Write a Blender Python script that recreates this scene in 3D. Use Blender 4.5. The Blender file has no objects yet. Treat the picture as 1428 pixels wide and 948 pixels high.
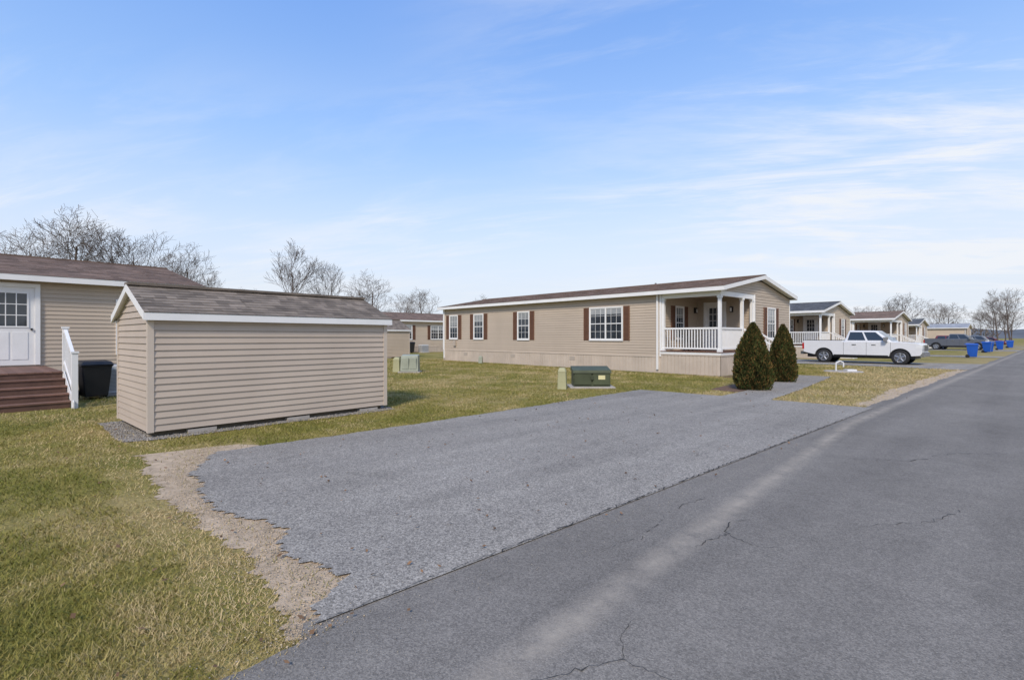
import bpy, bmesh, math, random
import numpy as np
from mathutils import Vector, Matrix
random.seed(7); np.random.seed(7)
R=random.random
sc=bpy.context.scene
# ------------------------------------------------------------------ frame
# world +Y runs along the road, world -X is the left-hand side of the road
def W(s,t,z=0.0): return (-t,s,z)
CA,SA=0.7374,0.6754
def fromcam(X,Y): return (SA*X-CA*Y, CA*X+SA*Y)   # ground metres right/ahead of viewer
# ------------------------------------------------------------------ materials
def nn(nt,t,**k):
    n=nt.nodes.new(t)
    for a,b in k.items(): setattr(n,a,b)
    return n
def M(name,col,rough=.7,metal=0,var=.1,scale=3,bump=0,bscale=60,usecol=True,stretch=(1,1,1),spec=.4,col2=None,coat=0):
    m=bpy.data.materials.new(name); m.use_nodes=True; nt=m.node_tree; L=nt.links
    p=nt.nodes['Principled BSDF']
    p.inputs['Roughness'].default_value=rough; p.inputs['Metallic'].default_value=metal
    p.inputs['Specular IOR Level'].default_value=spec
    if coat: p.inputs['Coat Weight'].default_value=coat; p.inputs['Coat Roughness'].default_value=.06
    tc=nn(nt,'ShaderNodeTexCoord'); mp=nn(nt,'ShaderNodeMapping'); mp.inputs['Scale'].default_value=stretch
    L.new(tc.outputs['Object'],mp.inputs[0])
    no=nn(nt,'ShaderNodeTexNoise'); no.inputs['Scale'].default_value=scale; no.inputs['Detail'].default_value=4; no.inputs['Roughness'].default_value=.6
    L.new(mp.outputs[0],no.inputs['Vector'])
    r=nn(nt,'ShaderNodeValToRGB'); r.color_ramp.elements[0].position=.32; r.color_ramp.elements[1].position=.68
    c2=col2 or tuple(min(1,c*(1+var)) for c in col)
    r.color_ramp.elements[0].color=tuple(c*(1-var) for c in col)+(1,); r.color_ramp.elements[1].color=tuple(c2)+(1,)
    L.new(no.outputs['Fac'],r.inputs[0]); out=r.outputs[0]
    if usecol:
        at=nn(nt,'ShaderNodeAttribute',attribute_name='Col'); mx=nn(nt,'ShaderNodeMix',data_type='RGBA',blend_type='MULTIPLY'); mx.inputs[0].default_value=1
        L.new(out,mx.inputs[6]); L.new(at.outputs['Color'],mx.inputs[7]); out=mx.outputs[2]
    L.new(out,p.inputs['Base Color'])
    if bump:
        n2=nn(nt,'ShaderNodeTexNoise'); n2.inputs['Scale'].default_value=bscale; n2.inputs['Detail'].default_value=3
        L.new(tc.outputs['Object'],n2.inputs['Vector'])
        b=nn(nt,'ShaderNodeBump'); b.inputs['Strength'].default_value=bump; b.inputs['Distance'].default_value=.01
        L.new(n2.outputs['Fac'],b.inputs['Height']); L.new(b.outputs[0],p.inputs['Normal'])
    return m
m_siding=M('vinyl_siding',(.465,.382,.295),.55,var=.05,scale=.7,stretch=(1,1,.4))
m_siding_shed=M('shed_siding',(.465,.385,.310),.5,var=.07,scale=.9)
m_siding_far=M('neighbour_siding',(.50,.41,.31),.6,var=.06,scale=.7)
m_skirt=M('vinyl_skirting',(.50,.42,.34),.6,var=.09,scale=1.2)
m_trim=M('white_trim',(.76,.75,.73),.45,var=.04,scale=2)
m_taupe=M('corner_trim',(.53,.45,.37),.5,var=.04,scale=2)
m_roof=M('brown_shingles',(.190,.130,.098),.95,var=.22,scale=1.3)
m_roof_shed=M('weathered_shingles',(.190,.155,.122),.95,var=.28,scale=2.5,bump=.6,bscale=180)
m_roof_grey=M('grey_shingles',(.10,.105,.112),.95,var=.2,scale=1.3)
m_roof_light=M('light_shingles',(.33,.35,.38),.95,var=.1,scale=1.3)
m_shut=M('brown_shutter',(.15,.07,.040),.6,var=.1)
m_deck=M('brown_decking',(.18,.098,.070),.7,var=.2,scale=5,stretch=(1,8,1))
m_glass=M('window_glass',(.03,.037,.045),.04,var=.5,scale=1.3,spec=.7)
m_curtain=M('window_blind',(.33,.34,.34),.25,var=.15,spec=.8)
m_black=M('black_plastic',(.018,.018,.02),.45,var=.1)
m_rubber=M('tyre_rubber',(.02,.02,.021),.85,var=.2)
m_chrome=M('chrome',(.62,.63,.65),.18,metal=1,var=.05)
m_alloy=M('alloy_wheel',(.42,.43,.45),.35,metal=.8,var=.05)
m_wpaint=M('white_car_paint',(.66,.66,.66),.3,var=.02,coat=.7)
m_gpaint=M('grey_car_paint',(.10,.11,.13),.3,var=.05,coat=.8)
m_rpaint=M('maroon_car_paint',(.14,.02,.02),.3,var=.05,coat=.8)
m_carglass=M('car_glass',(.02,.025,.03),.05,var=.1,spec=.9)
m_red=M('tail_light',(.4,.01,.01),.2,var=.05)
m_amber=M('lamp_lens',(.7,.7,.68),.1,var=.05)
m_blue=M('blue_bin_plastic',(.010,.08,.38),.4,var=.08)
m_green=M('transformer_green',(.060,.072,.036),.55,var=.25,scale=2)
m_sage=M('cabinet_sage',(.29,.31,.24),.55,var=.1)
m_ped=M('pedestal_tan',(.36,.35,.20),.55,var=.1)
m_conc=M('concrete',(.36,.33,.29),.9,var=.12,scale=6)
m_ac=M('ac_unit_metal',(.50,.51,.51),.5,var=.06)
m_bark=M('bark',(.105,.080,.065),.95,var=.2,scale=2)
m_steel=M('white_pipe',(.65,.65,.65),.4,var=.05)
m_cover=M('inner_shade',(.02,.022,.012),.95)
m_timber=M('treated_timber',(.13,.11,.08),.9,var=.2)

def leafmat(name,rough=.75):
    m=bpy.data.materials.new(name); m.use_nodes=True; nt=m.node_tree
    p=nt.nodes['Principled BSDF']; p.inputs['Roughness'].default_value=rough; p.inputs['Specular IOR Level'].default_value=.12
    at=nn(nt,'ShaderNodeAttribute',attribute_name='Col'); nt.links.new(at.outputs['Color'],p.inputs['Base Color'])
    return m
m_leaf=leafmat('foliage'); m_blade=leafmat('grass_blades')
m_stone=leafmat('stones',.9)

def asphalt(name,lo,hi,speck,streaks=False,sscale=130):
    m=bpy.data.materials.new(name); m.use_nodes=True; nt=m.node_tree; L=nt.links
    p=nt.nodes['Principled BSDF']; p.inputs['Roughness'].default_value=.92; p.inputs['Specular IOR Level'].default_value=.12
    tc=nn(nt,'ShaderNodeTexCoord')
    def noise(s,d=5,rg=.6,vec=None):
        n=nn(nt,'ShaderNodeTexNoise'); n.inputs['Scale'].default_value=s; n.inputs['Detail'].default_value=d; n.inputs['Roughness'].default_value=rg
        L.new(vec or tc.outputs['Object'],n.inputs['Vector']); return n.outputs['Fac']
    def ramp(i,a,b,ca,cb):
        r=nn(nt,'ShaderNodeValToRGB'); r.color_ramp.elements[0].position=a; r.color_ramp.elements[1].position=b
        r.color_ramp.elements[0].color=ca; r.color_ramp.elements[1].color=cb; L.new(i,r.inputs[0]); return r.outputs[0]
    def mix(bt,f,a,b):
        x=nn(nt,'ShaderNodeMix',data_type='RGBA',blend_type=bt)
        if isinstance(f,float): x.inputs[0].default_value=f
        else: L.new(f,x.inputs[0])
        for i,v in ((6,a),(7,b)):
            if isinstance(v,tuple): x.inputs[i].default_value=v
            else: L.new(v,x.inputs[i])
        return x.outputs[2]
    c=ramp(noise(.5,6,.62),.3,.72,lo+(1,),hi+(1,))
    mp=nn(nt,'ShaderNodeMapping'); mp.inputs['Scale'].default_value=(1.6,.12,1); L.new(tc.outputs['Object'],mp.inputs[0])
    c=mix('MULTIPLY',.8,c,ramp(noise(1.1,3,.5,mp.outputs[0]),.35,.65,(.87,.87,.87,1),(1.1,1.1,1.09,1)))
    c=mix('MULTIPLY',1.0,c,ramp(noise(6,4,.7),.3,.7,(.92,.92,.92,1),(1.08,1.08,1.07,1)))
    c=mix('MULTIPLY',1.0,c,ramp(noise(sscale,2,.8),.36,.64,(1-speck,)*3+(1,),(1+speck,)*3+(1,)))
    v=nn(nt,'ShaderNodeTexVoronoi'); v.inputs['Scale'].default_value=sscale*.75; L.new(tc.outputs['Object'],v.inputs['Vector'])
    sv=nn(nt,'ShaderNodeSeparateColor'); L.new(v.outputs['Color'],sv.inputs[0])
    c=mix('MULTIPLY',1.0,c,ramp(sv.outputs[0],.0,1.0,(1-speck*1.3,)*3+(1,),(1+speck*1.3,1+speck*1.28,1+speck*1.2,1)))
    if streaks:   # pale worn / sandy track beside the edge of the carriageway
        sx=nn(nt,'ShaderNodeSeparateXYZ'); L.new(tc.outputs['Object'],sx.inputs[0])
        yy=nn(nt,'ShaderNodeMath',operation='MULTIPLY_ADD'); yy.inputs[1].default_value=.085; yy.inputs[2].default_value=1.55; L.new(sx.outputs[1],yy.inputs[0])
        mn=nn(nt,'ShaderNodeMath',operation='MINIMUM'); mn.inputs[1].default_value=2.42; L.new(yy.outputs[0],mn.inputs[0])
        ad=nn(nt,'ShaderNodeMath',operation='ADD'); L.new(sx.outputs[0],ad.inputs[0]); L.new(mn.outputs[0],ad.inputs[1])
        ab=nn(nt,'ShaderNodeMath',operation='ABSOLUTE'); L.new(ad.outputs[0],ab.inputs[0])
        band=ramp(ab.outputs[0],.0,.15,(1,1,1,1),(0,0,0,1))
        k=nn(nt,'ShaderNodeMath',operation='MULTIPLY'); L.new(band,k.inputs[0]); L.new(ramp(noise(3.2,6,.78),.34,.62,(.08,.08,.08,1),(1,1,1,1)),k.inputs[1])
        c=mix('MIX',k.outputs[0],c,(.36,.315,.255,1))
    sp=ramp(noise(1.7,3,.5),.60,.72,(0,0,0,1),(.5,.5,.5,1))
    c=mix('MULTIPLY',sp,c,(.78,.78,.78,1))
    L.new(c,p.inputs['Base Color'])
    b=nn(nt,'ShaderNodeBump'); b.inputs['Strength'].default_value=.7; b.inputs['Distance'].default_value=.008
    L.new(noise(110,2,.8),b.inputs['Height']); L.new(b.outputs[0],p.inputs['Normal'])
    return m
m_road=asphalt('road_asphalt',(.178,.162,.143),(.228,.208,.184),.19,True,140)
m_pad=asphalt('driveway_asphalt',(.245,.224,.197),(.305,.280,.248),.29,False,110)
m_crack=M('crack_fill',(.045,.043,.04),.95,usecol=False)

def ground_mat():
    m=bpy.data.materials.new('lawn_ground'); m.use_nodes=True; nt=m.node_tree; L=nt.links
    p=nt.nodes['Principled BSDF']; p.inputs['Roughness'].default_value=.95; p.inputs['Specular IOR Level'].default_value=.1
    tc=nn(nt,'ShaderNodeTexCoord')
    def noise(s,d=5,rg=.65):
        n=nn(nt,'ShaderNodeTexNoise'); n.inputs['Scale'].default_value=s; n.inputs['Detail'].default_value=d; n.inputs['Roughness'].default_value=rg
        L.new(tc.outputs['Object'],n.inputs['Vector']); return n.outputs['Fac']
    def ramp(i,*st):
        r=nn(nt,'ShaderNodeValToRGB'); e=r.color_ramp.elements
        while len(e)<len(st): e.new(.5)
        for q,(a,c) in zip(e,st): q.position=a; q.color=c+(1,)
        L.new(i,r.inputs[0]); return r.outputs[0]
    big=ramp(noise(.45),(.34,(.13,.135,.03)),(.48,(.215,.19,.052)),(.64,(.34,.265,.115)))
    sx=nn(nt,'ShaderNodeSeparateXYZ'); L.new(tc.outputs['Object'],sx.inputs[0])
    mr=nn(nt,'ShaderNodeMapRange'); mr.inputs['From Min'].default_value=-7.5; mr.inputs['From Max'].default_value=-3.2; L.new(sx.outputs[0],mr.inputs['Value'])
    mr2=nn(nt,'ShaderNodeMapRange'); mr2.inputs['From Min'].default_value=10; mr2.inputs['From Max'].default_value=13; L.new(sx.outputs[1],mr2.inputs['Value'])
    k=nn(nt,'ShaderNodeMath',operation='MULTIPLY'); L.new(mr.outputs[0],k.inputs[0]); L.new(mr2.outputs[0],k.inputs[1])
    k2=nn(nt,'ShaderNodeMath',operation='MULTIPLY'); L.new(k.outputs[0],k2.inputs[0]); k2.inputs[1].default_value=.7
    x=nn(nt,'ShaderNodeMix',data_type='RGBA'); L.new(k2.outputs[0],x.inputs[0]); L.new(big,x.inputs[6]); x.inputs[7].default_value=(.35,.275,.14,1)
    fine=ramp(noise(14,4,.75),(.25,(.65,.65,.65)),(.75,(1.35,1.32,1.25)))
    y=nn(nt,'ShaderNodeMix',data_type='RGBA',blend_type='MULTIPLY'); y.inputs[0].default_value=1; L.new(x.outputs[2],y.inputs[6]); L.new(fine,y.inputs[7])
    L.new(y.outputs[2],p.inputs['Base Color'])
    b=nn(nt,'ShaderNodeBump'); b.inputs['Strength'].default_value=.8; b.inputs['Distance'].default_value=.04
    L.new(noise(25,3,.7),b.inputs['Height']); L.new(b.outputs[0],p.inputs['Normal'])
    return m
m_ground=ground_mat()
m_dirt=M('bare_dirt',(.44,.335,.225),.95,var=.24,scale=7,bump=1,bscale=70,usecol=False)
m_mulch=M('mulch',(.15,.09,.058),.95,var=.35,scale=25,bump=1,bscale=60,usecol=False)
m_gravelbed=M('gravel_bed',(.27,.245,.215),.95,var=.35,scale=30,bump=1,bscale=80,usecol=False)
m_hill=M('wooded_hills',(.105,.115,.125),.95,var=.25,scale=.02,usecol=False,stretch=(1,1,3))

# ------------------------------------------------------------------ mesh builder
class MB:
    def __init__(s): s.v=[];s.f=[];s.m=[];s.c=[]
    def face(s,pts,m=0,c=1.0):
        i=len(s.v); s.v+= [tuple(p) for p in pts]; s.f.append(tuple(range(i,i+len(pts)))); s.m.append(m); s.c.append(c)
    def hexa(s,P,m=0,c=1.0):
        i=len(s.v); s.v+=[tuple(p) for p in P]
        for q in ((0,3,2,1),(4,5,6,7),(0,1,5,4),(1,2,6,5),(2,3,7,6),(3,0,4,7)):
            s.f.append(tuple(i+k for k in q)); s.m.append(m); s.c.append(c)
    def box(s,x0,x1,y0,y1,z0,z1,m=0,c=1.0):
        s.hexa([(x0,y0,z0),(x1,y0,z0),(x1,y1,z0),(x0,y1,z0),(x0,y0,z1),(x1,y0,z1),(x1,y1,z1),(x0,y1,z1)],m,c)
    def tube(s,p0,p1,r0,r1,n=8,m=0,c=1.0,cap=True):
        p0=Vector(p0);p1=Vector(p1); d=(p1-p0)
        if d.length<1e-6:return
        d.normalize(); a=d.orthogonal().normalized(); b=d.cross(a); i=len(s.v)
        for p,r in((p0,r0),(p1,r1)):
            for k in range(n):
                t=2*math.pi*k/n; s.v.append(tuple(p+a*math.cos(t)*r+b*math.sin(t)*r))
        for k in range(n):
            s.f.append((i+k,i+(k+1)%n,i+n+(k+1)%n,i+n+k)); s.m.append(m); s.c.append(c)
        if cap:
            s.f.append(tuple(i+k for k in range(n))[::-1]); s.m.append(m); s.c.append(c)
            s.f.append(tuple(i+n+k for k in range(n))); s.m.append(m); s.c.append(c)
    def prism(s,poly,y0,y1,m=0,c=1.0):   # poly in (x,z)
        i=len(s.v);n=len(poly)
        s.v+=[(x,y0,z) for x,z in poly]+[(x,y1,z) for x,z in poly]
        s.f.append(tuple(range(i,i+n))); s.f.append(tuple(range(i+2*n-1,i+n-1,-1))); s.m+=[m,m]; s.c+=[c,c]
        for k in range(n):
            s.f.append((i+k,i+n+k,i+n+(k+1)%n,i+(k+1)%n)); s.m.append(m); s.c.append(c)
    def build(s,name,mats,parent=None,loc=(0,0,0),rot=0,bevel=0,recalc=False,smooth=False):
        me=bpy.data.meshes.new(name); me.from_pydata(s.v,[],s.f)
        for m in mats: me.materials.append(m)
        me.polygons.foreach_set('material_index',s.m)
        at=me.color_attributes.new('Col','FLOAT_COLOR','CORNER')
        tot=np.array([len(f) for f in s.f]); cc=np.array([(c,c,c) if not isinstance(c,tuple) else c for c in s.c],dtype=np.float32).reshape(-1,3)
        cc=np.repeat(cc,tot,axis=0); cc=np.concatenate([cc,np.ones((len(cc),1),np.float32)],1)
        at.data.foreach_set('color',cc.ravel())
        if recalc:
            bm=bmesh.new(); bm.from_mesh(me); bmesh.ops.recalc_face_normals(bm,faces=bm.faces); bm.to_mesh(me); bm.free()
        if smooth: me.polygons.foreach_set('use_smooth',[True]*len(me.polygons))
        me.update()
        o=bpy.data.objects.new(name,me); sc.collection.objects.link(o); o.location=loc; o.rotation_euler=(0,0,rot)
        if parent: o.parent=parent
        if bevel:
            b=o.modifiers.new('bevel','BEVEL'); b.width=bevel; b.segments=3; b.limit_method='ANGLE'; b.angle_limit=math.radians(35)
        return o
def empty(name,loc=(0,0,0),rot=0):
    e=bpy.data.objects.new(name,None); sc.collection.objects.link(e); e.location=loc; e.rotation_euler=(0,0,rot); e.empty_display_size=.3
    return e
def bulk(name,V,F,C,mat,parent=None):
    me=bpy.data.meshes.new(name); n=F.shape[1]
    me.vertices.add(len(V)); me.vertices.foreach_set('co',V.astype(np.float32).ravel())
    me.loops.add(F.size); me.loops.foreach_set('vertex_index',F.astype(np.int32).ravel())
    me.polygons.add(len(F)); me.polygons.foreach_set('loop_start',np.arange(0,F.size,n,dtype=np.int32))
    me.update(calc_edges=True)
    at=me.color_attributes.new('Col','FLOAT_COLOR','POINT')
    at.data.foreach_set('color',np.concatenate([C,np.ones((len(C),1))],1).astype(np.float32).ravel())
    me.materials.append(mat); me.validate()
    o=bpy.data.objects.new(name,me); sc.collection.objects.link(o)
    if parent:o.parent=parent
    return o
def sheet(name,pts,z,mat):
    me=bpy.data.meshes.new(name); me.from_pydata([W(s,t,z) for s,t in pts],[],[tuple(range(len(pts)))]); me.materials.append(mat)
    bm=bmesh.new(); bm.from_mesh(me); bmesh.ops.triangulate(bm,faces=bm.faces); bmesh.ops.recalc_face_normals(bm,faces=bm.faces); bm.to_mesh(me); bm.free()
    if me.polygons[0].normal.z<0: me.flip_normals()
    o=bpy.data.objects.new(name,me); sc.collection.objects.link(o); return o
def wob(seed,amp,freqs=(1.3,2.9,6.1,13,27),fall=.75):
    rs=np.random.RandomState(seed); ph=rs.rand(len(freqs))*6.28
    w=[1/(i*fall+1) for i in range(len(freqs))]
    return lambda x: amp*sum(wi*np.sin(f*x+p) for wi,f,p in zip(w,freqs,ph))/1.6
def rag(pts,amp,step,seed):
    """subdivide a polygon and jitter the edges"""
    rs=np.random.RandomState(seed); out=[]; f1=wob(seed,amp); f2=wob(seed+50,amp); d=0
    for i in range(len(pts)):
        a=np.array(pts[i]);b=np.array(pts[(i+1)%len(pts)]); L=np.linalg.norm(b-a); n=max(1,int(L/step))
        for k in range(n):
            q=a+(b-a)*k/n; x=d+L*k/n; out.append((q[0]+f1(x)+rs.randn()*amp*.15,q[1]+f2(x)+rs.randn()*amp*.15))
        d+=L
    return out
# ------------------------------------------------------------------ ground, road, pads
b=MB(); b.face([(-1600,-1600,0),(1600,-1600,0),(1600,1600,0),(-1600,1600,0)]); b.build('ground',[m_ground])
ew=wob(3,.035)
b=MB(); ss=list(np.arange(-6,45,.08))+list(np.arange(45,700,8))
prev=None
for s in [-300]+ss:
    tl=(2.50+(ew(s) if s<.9 else .0)) if s<12.4 else 2.75+ew(s)*1.5
    if .9<=s<12.4: tl=2.66
    cur=(s,tl)
    if prev: b.face([W(prev[0],prev[1],.008),W(prev[0],-3.6,.008),W(cur[0],-3.6,.008),W(cur[0],cur[1],.008)])
    prev=cur
b.build('road',[m_road])
# parking pad: ragged left side
edge_t=[2.62,2.80,3.0,3.3,3.6,4.03,4.5,5.2,5.8,6.3,6.9,7.4]
edge_s=[1.00,1.05,1.40,1.30,1.14,1.33,1.12,1.02,1.12,1.05,1.30,1.62]
dir_s=[.86,.97,.98,.96,.93,.92,.90,.86,.80,.74,.74,.80]
lw=wob(11,.055,(3,7.5,17,41,73,131),.28); fw=wob(12,.03,(1.3,4,9,21,47),.4)
def pad_left(t): return np.interp(t,edge_t,edge_s)+lw(t)
def pad_far(s): return np.interp(s,[1.6,4.8,12.2],[7.37,7.42,7.98])+fw(s)
pts=[(pad_left(t),t) for t in np.arange(2.6,7.4,.015)]
pts+=[(s,pad_far(s)) for s in np.arange(1.7,12.2,.06)]
pts+=[(12.25+.45*(8-t)/5.4+fw(t),t) for t in np.arange(7.95,2.6,-.06)]
sheet('driveway_pad',pts,.016,m_pad)
dw=wob(21,.07,(2,5,11,23,50,97),.4)
def dirt_left(t): return np.interp(t,edge_t,dir_s)-.02+dw(t)
pts=[(dirt_left(t),t) for t in np.arange(2.45,7.9,.02)]+[(1.9,7.75),(2.1,7.5),(1.9,7.1)]+[(np.interp(t,edge_t,edge_s)+.35,t) for t in np.arange(7.0,2.7,-.2)]+[(1.4,2.45)]
sheet('dirt_strip',pts,.004,m_dirt)
walk=[(12.2,4.55),(14,4.75),(17,5.1),(21.6,5.75),(21.6,8.3),(20.6,8.3),(20.6,6.75),(17,6.25),(14,5.85),(12.2,5.75)]
sheet('footpath',rag(walk,.025,.15,5),.012,m_pad)
mulch=[(13.6,5.9),(14.6,5.85),(17,6.1),(20.3,6.8),(20.3,8.5),(18.4,8.5),(18.4,7.2),(15.5,6.9),(13.8,6.7)]
sheet('mulch_bed',rag(mulch,.05,.12,6),.008,m_mulch)
drive=[(30.4,2.7),(30.9,6),(31.2,13.2),(37.2,13.2),(37.0,6),(37.6,2.7)]
sheet('neighbour_driveway',rag(drive,.04,.25,8),.013,m_pad)
for k,(s0,s1) in enumerate(((50,54),(74,82),(96,102),(112,117))):
    sheet('neighbour_driveway',rag([(s0,2.7),(s0,11),(s1,11),(s1,2.7)],.04,.4,30+k),.013,m_pad)
gr=[(.75,8.95),(1.1,8.85),(5.25,9.30),(5.35,11.7),(.55,11.2)]
sheet('gravel_base',rag(gr,.05,.1,9),.009,m_gravelbed)
isl=[(13.0,2.6),(13.0,3.0),(16,3.15),(22,3.2),(30.2,3.15),(30.3,2.6)]
sheet('sandy_verge',rag(isl,.10,.1,15),.0045,m_dirt)
# cracks
def crack(b,pts,w,seed,z,amp=.02,step=.05,gap=0):
    rs=np.random.RandomState(seed); P=[]
    for i in range(len(pts)-1):
        a=np.array(pts[i],float);c=np.array(pts[i+1],float);L=np.linalg.norm(c-a);n=max(2,int(L/step))
        for k in range(n): P.append(a+(c-a)*k/n+rs.randn(2)*amp)
    P.append(np.array(pts[-1],float)); Lf=Rt=None
    for i,p in enumerate(P):
        d=P[min(i+1,len(P)-1)]-P[max(i-1,0)]; d/=np.linalg.norm(d)+1e-9; n=np.array([-d[1],d[0]])*w*(.25+1.1*rs.rand()**2)*min(1,.25+3*min(i,len(P)-1-i)/len(P))
        l=p+n;r=p-n
        if Lf is not None and rs.rand()>=gap: b.face([W(*Lf,z),W(*Rt,z),W(*r,z),W(*l,z)])
        Lf,Rt=l,r
b=MB()
crack(b,[(.98,2.61),(4,2.615),(8,2.61),(12.4,2.62)],.0075,1,.0215,.010,.035,.12)
crack(b,[(1.30,1.62),(1.62,1.50),(1.93,1.36),(2.0,1.05),(2.0,.92),(2.1,.6)],.0035,2,.0125,.009,.03)
crack(b,[(1.93,1.36),(2.15,1.5),(2.3,1.52)],.0025,3,.0125,.008,.03)
crack(b,[(3.3,1.75),(3.75,1.7),(4.05,1.78),(4.25,1.66)],.0045,4,.0125,.014,.03,.05)
crack(b,[(3.75,1.7),(3.7,1.45),(3.8,1.3)],.003,5,.0125,.012,.03)
crack(b,[(4.6,1.1),(5.2,.7),(6,.5)],.004,6,.0125,.015,.05,.1)
crack(b,[(7,2.0),(7.6,1.2),(8.5,.9),(9.2,.2)],.006,8,.0125,.02,.05,.2)
crack(b,[(2.6,2.2),(3.2,2.1),(4.1,2.25),(5.0,2.15)],.003,12,.0125,.015,.05,.35)
crack(b,[(6.8,7.2),(7.1,6.5),(6.9,6.1)],.005,9,.0215,.02,.05,.2)
crack(b,[(9.4,6.9),(9.9,6.3),(9.7,5.6)],.005,10,.0215,.02,.05,.2)
b.build('road_cracks',[m_crack])

# ------------------------------------------------------------------ grass blades
def inside(poly,s,t):
    c=np.zeros(len(s),bool); n=len(poly)
    for i in range(n):
        (a,b_),(c_,d)=poly[i],poly[(i+1)%n]
        k=((b_>t)!=(d>t))&(s<(c_-a)*(t-b_)/((d-b_)+1e-12)+a); c^=k
    return c
def nf(x,y,seed,sc_):
    rs=np.random.RandomState(seed); o=0
    for i in range(7):
        a=rs.rand()*6.28; f=sc_*(.6+1.7*i*.5); o=o+np.sin((x*math.cos(a)+y*math.sin(a))*f+rs.rand()*6.28)/(1+i*.35)
    return o/3.2
N=900000
r=2.3*np.exp(np.random.rand(N)*math.log(15)); th=np.random.rand(N)*math.radians(150)-math.radians(20)
s_=r*np.cos(th); t_=r*np.sin(th)
keep=t_>2.46+.04*np.random.randn(N)
keep&=~((s_>pad_left(t_)-.02)&(s_<12.3+.45*(8-t_)/5.4)&(t_<pad_far(s_)-.03*np.random.rand(N)))
dz=(s_>dirt_left(t_))&(s_<2.1)&(t_<7.85)
keep&=~(dz&(np.random.rand(N)<.94))
near=(s_>dirt_left(t_)-.35)&(s_<1.6)&(t_<8.1)&~dz
keep&=~(near&(np.random.rand(N)<.5))
vg=inside(isl,s_,t_); keep&=~(vg&(np.random.rand(N)<.8)); keep&=~((s_>12.4)&(t_<2.78))
for p in (walk,mulch,drive): keep&=~inside(p,s_,t_)
gi=inside(gr,s_,t_); keep&=~(gi&(np.random.rand(N)<.85))
keep&=~((s_>18.6)&(s_<26)&(t_>8.5)&(t_<27.2))
keep&=~(inside([(.95,9.05),(5.1,9.45),(4.9,11.6),(.8,11.2)],s_,t_))
keep&=~((s_<3.6)&(t_>18.6)); keep&=~((s_<.5)&(t_>13.9))
s_=s_[keep];t_=t_[keep];r=r[keep];nr=near[keep];n=len(s_)
bare=nf(s_,t_,5,2.6); k=~((bare>.55)&(np.random.rand(n)<.65)); s_=s_[k];t_=t_[k];r=r[k];nr=nr[k];n=len(s_)
h=(.014+.024*np.random.rand(n)**1.5)*(1+.35*nf(s_,t_,9,3.0))*(1+r/40); tall=np.random.rand(n)<.015; h[tall]*=1.6
h=np.maximum(h,.01)
w=(.0012+.0009*np.random.rand(n))*(1+r/5.0)
ang=np.random.rand(n)*6.283; la=np.random.rand(n)*6.283; ln=h*(.3+1.1*np.random.rand(n))
X=-t_;Y=s_
V=np.empty((n,3,3)); V[:,0]=np.stack([X-np.cos(ang)*w,Y-np.sin(ang)*w,np.zeros(n)+.002],1); V[:,1]=np.stack([X+np.cos(ang)*w,Y+np.sin(ang)*w,np.zeros(n)+.002],1)
V[:,2]=np.stack([X+np.cos(la)*ln,Y+np.sin(la)*ln,h],1)
dry=.54+.50*nf(s_,t_,13,.9)+.42*nf(s_,t_,14,3.7)+.26*nf(s_,t_,15,9.0)+.17*np.random.randn(n)
dry=np.clip(dry+.30*((s_>12.3)&(t_<6.5))+.35*nr,0,1)
green=np.array([.165,.170,.032]); olive=np.array([.31,.265,.075]); straw=np.array([.56,.43,.23])
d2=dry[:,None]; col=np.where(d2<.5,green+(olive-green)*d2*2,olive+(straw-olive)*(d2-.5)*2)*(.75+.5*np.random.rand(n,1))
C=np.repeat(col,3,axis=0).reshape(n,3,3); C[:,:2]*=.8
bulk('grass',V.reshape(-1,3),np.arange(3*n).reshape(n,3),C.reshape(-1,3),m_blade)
# gravel stones and crumbs of broken asphalt
def stones(name,S,T,size,cols,z0=.004):
    n=len(S); oct_=np.array([[1,0,0],[0,1,0],[-1,0,0],[0,-1,0],[0,0,1.],[0,0,-.6]])
    F0=np.array([[0,1,4],[1,2,4],[2,3,4],[3,0,4],[1,0,5],[2,1,5],[3,2,5],[0,3,5]])
    V=oct_[None]*(1+.5*(np.random.rand(n,6,1)-.5)); a=np.random.rand(n)*6.28
    x=V[...,0]*np.cos(a)[:,None]-V[...,1]*np.sin(a)[:,None]; y=V[...,0]*np.sin(a)[:,None]+V[...,1]*np.cos(a)[:,None]
    V=np.stack([x,y,V[...,2]*.7],-1)*size[:,None,None]; V[...,0]+=-T[:,None];V[...,1]+=S[:,None];V[...,2]+=z0+size[:,None]*.3
    F=(F0[None]+6*np.arange(n)[:,None,None]).reshape(-1,3)
    C=cols[np.random.randint(0,len(cols),n)]*(.7+.6*np.random.rand(n,1)); C=np.repeat(C,6,axis=0)
    bulk(name,V.reshape(-1,3),F,C,m_stone)
n=9000; T=2.5+5.3*np.random.rand(n); S=pad_left(T)-.10+.13*np.random.randn(n)
stones('dirt_gravel',S,T,.002+.006*np.random.rand(n)**3,np.array([[.46,.36,.24],[.38,.30,.20],[.32,.27,.20],[.52,.42,.29]]),.010)
n=16000; S=.4+5.2*np.random.rand(n);T=8.7+3.2*np.random.rand(n); k=inside(rag(gr,.05,.2,77),S,T)&~inside([(1.1,9.2),(5.0,9.6),(4.8,11.4),(.95,11.1)],S,T); S=S[k];T=T[k]
stones('shed_gravel',S,T,.006+.012*np.random.rand(len(S)),np.array([[.27,.25,.22],[.20,.19,.17],[.36,.33,.29],[.22,.19,.15]]),.008)
n=2600; S=-3+16*np.random.rand(n); T=2.45+.14*np.random.randn(n)
stones('road_grit',S,T,.002+.003*np.random.rand(n)**2,np.array([[.36,.31,.24],[.25,.23,.21]]),.014)
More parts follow.
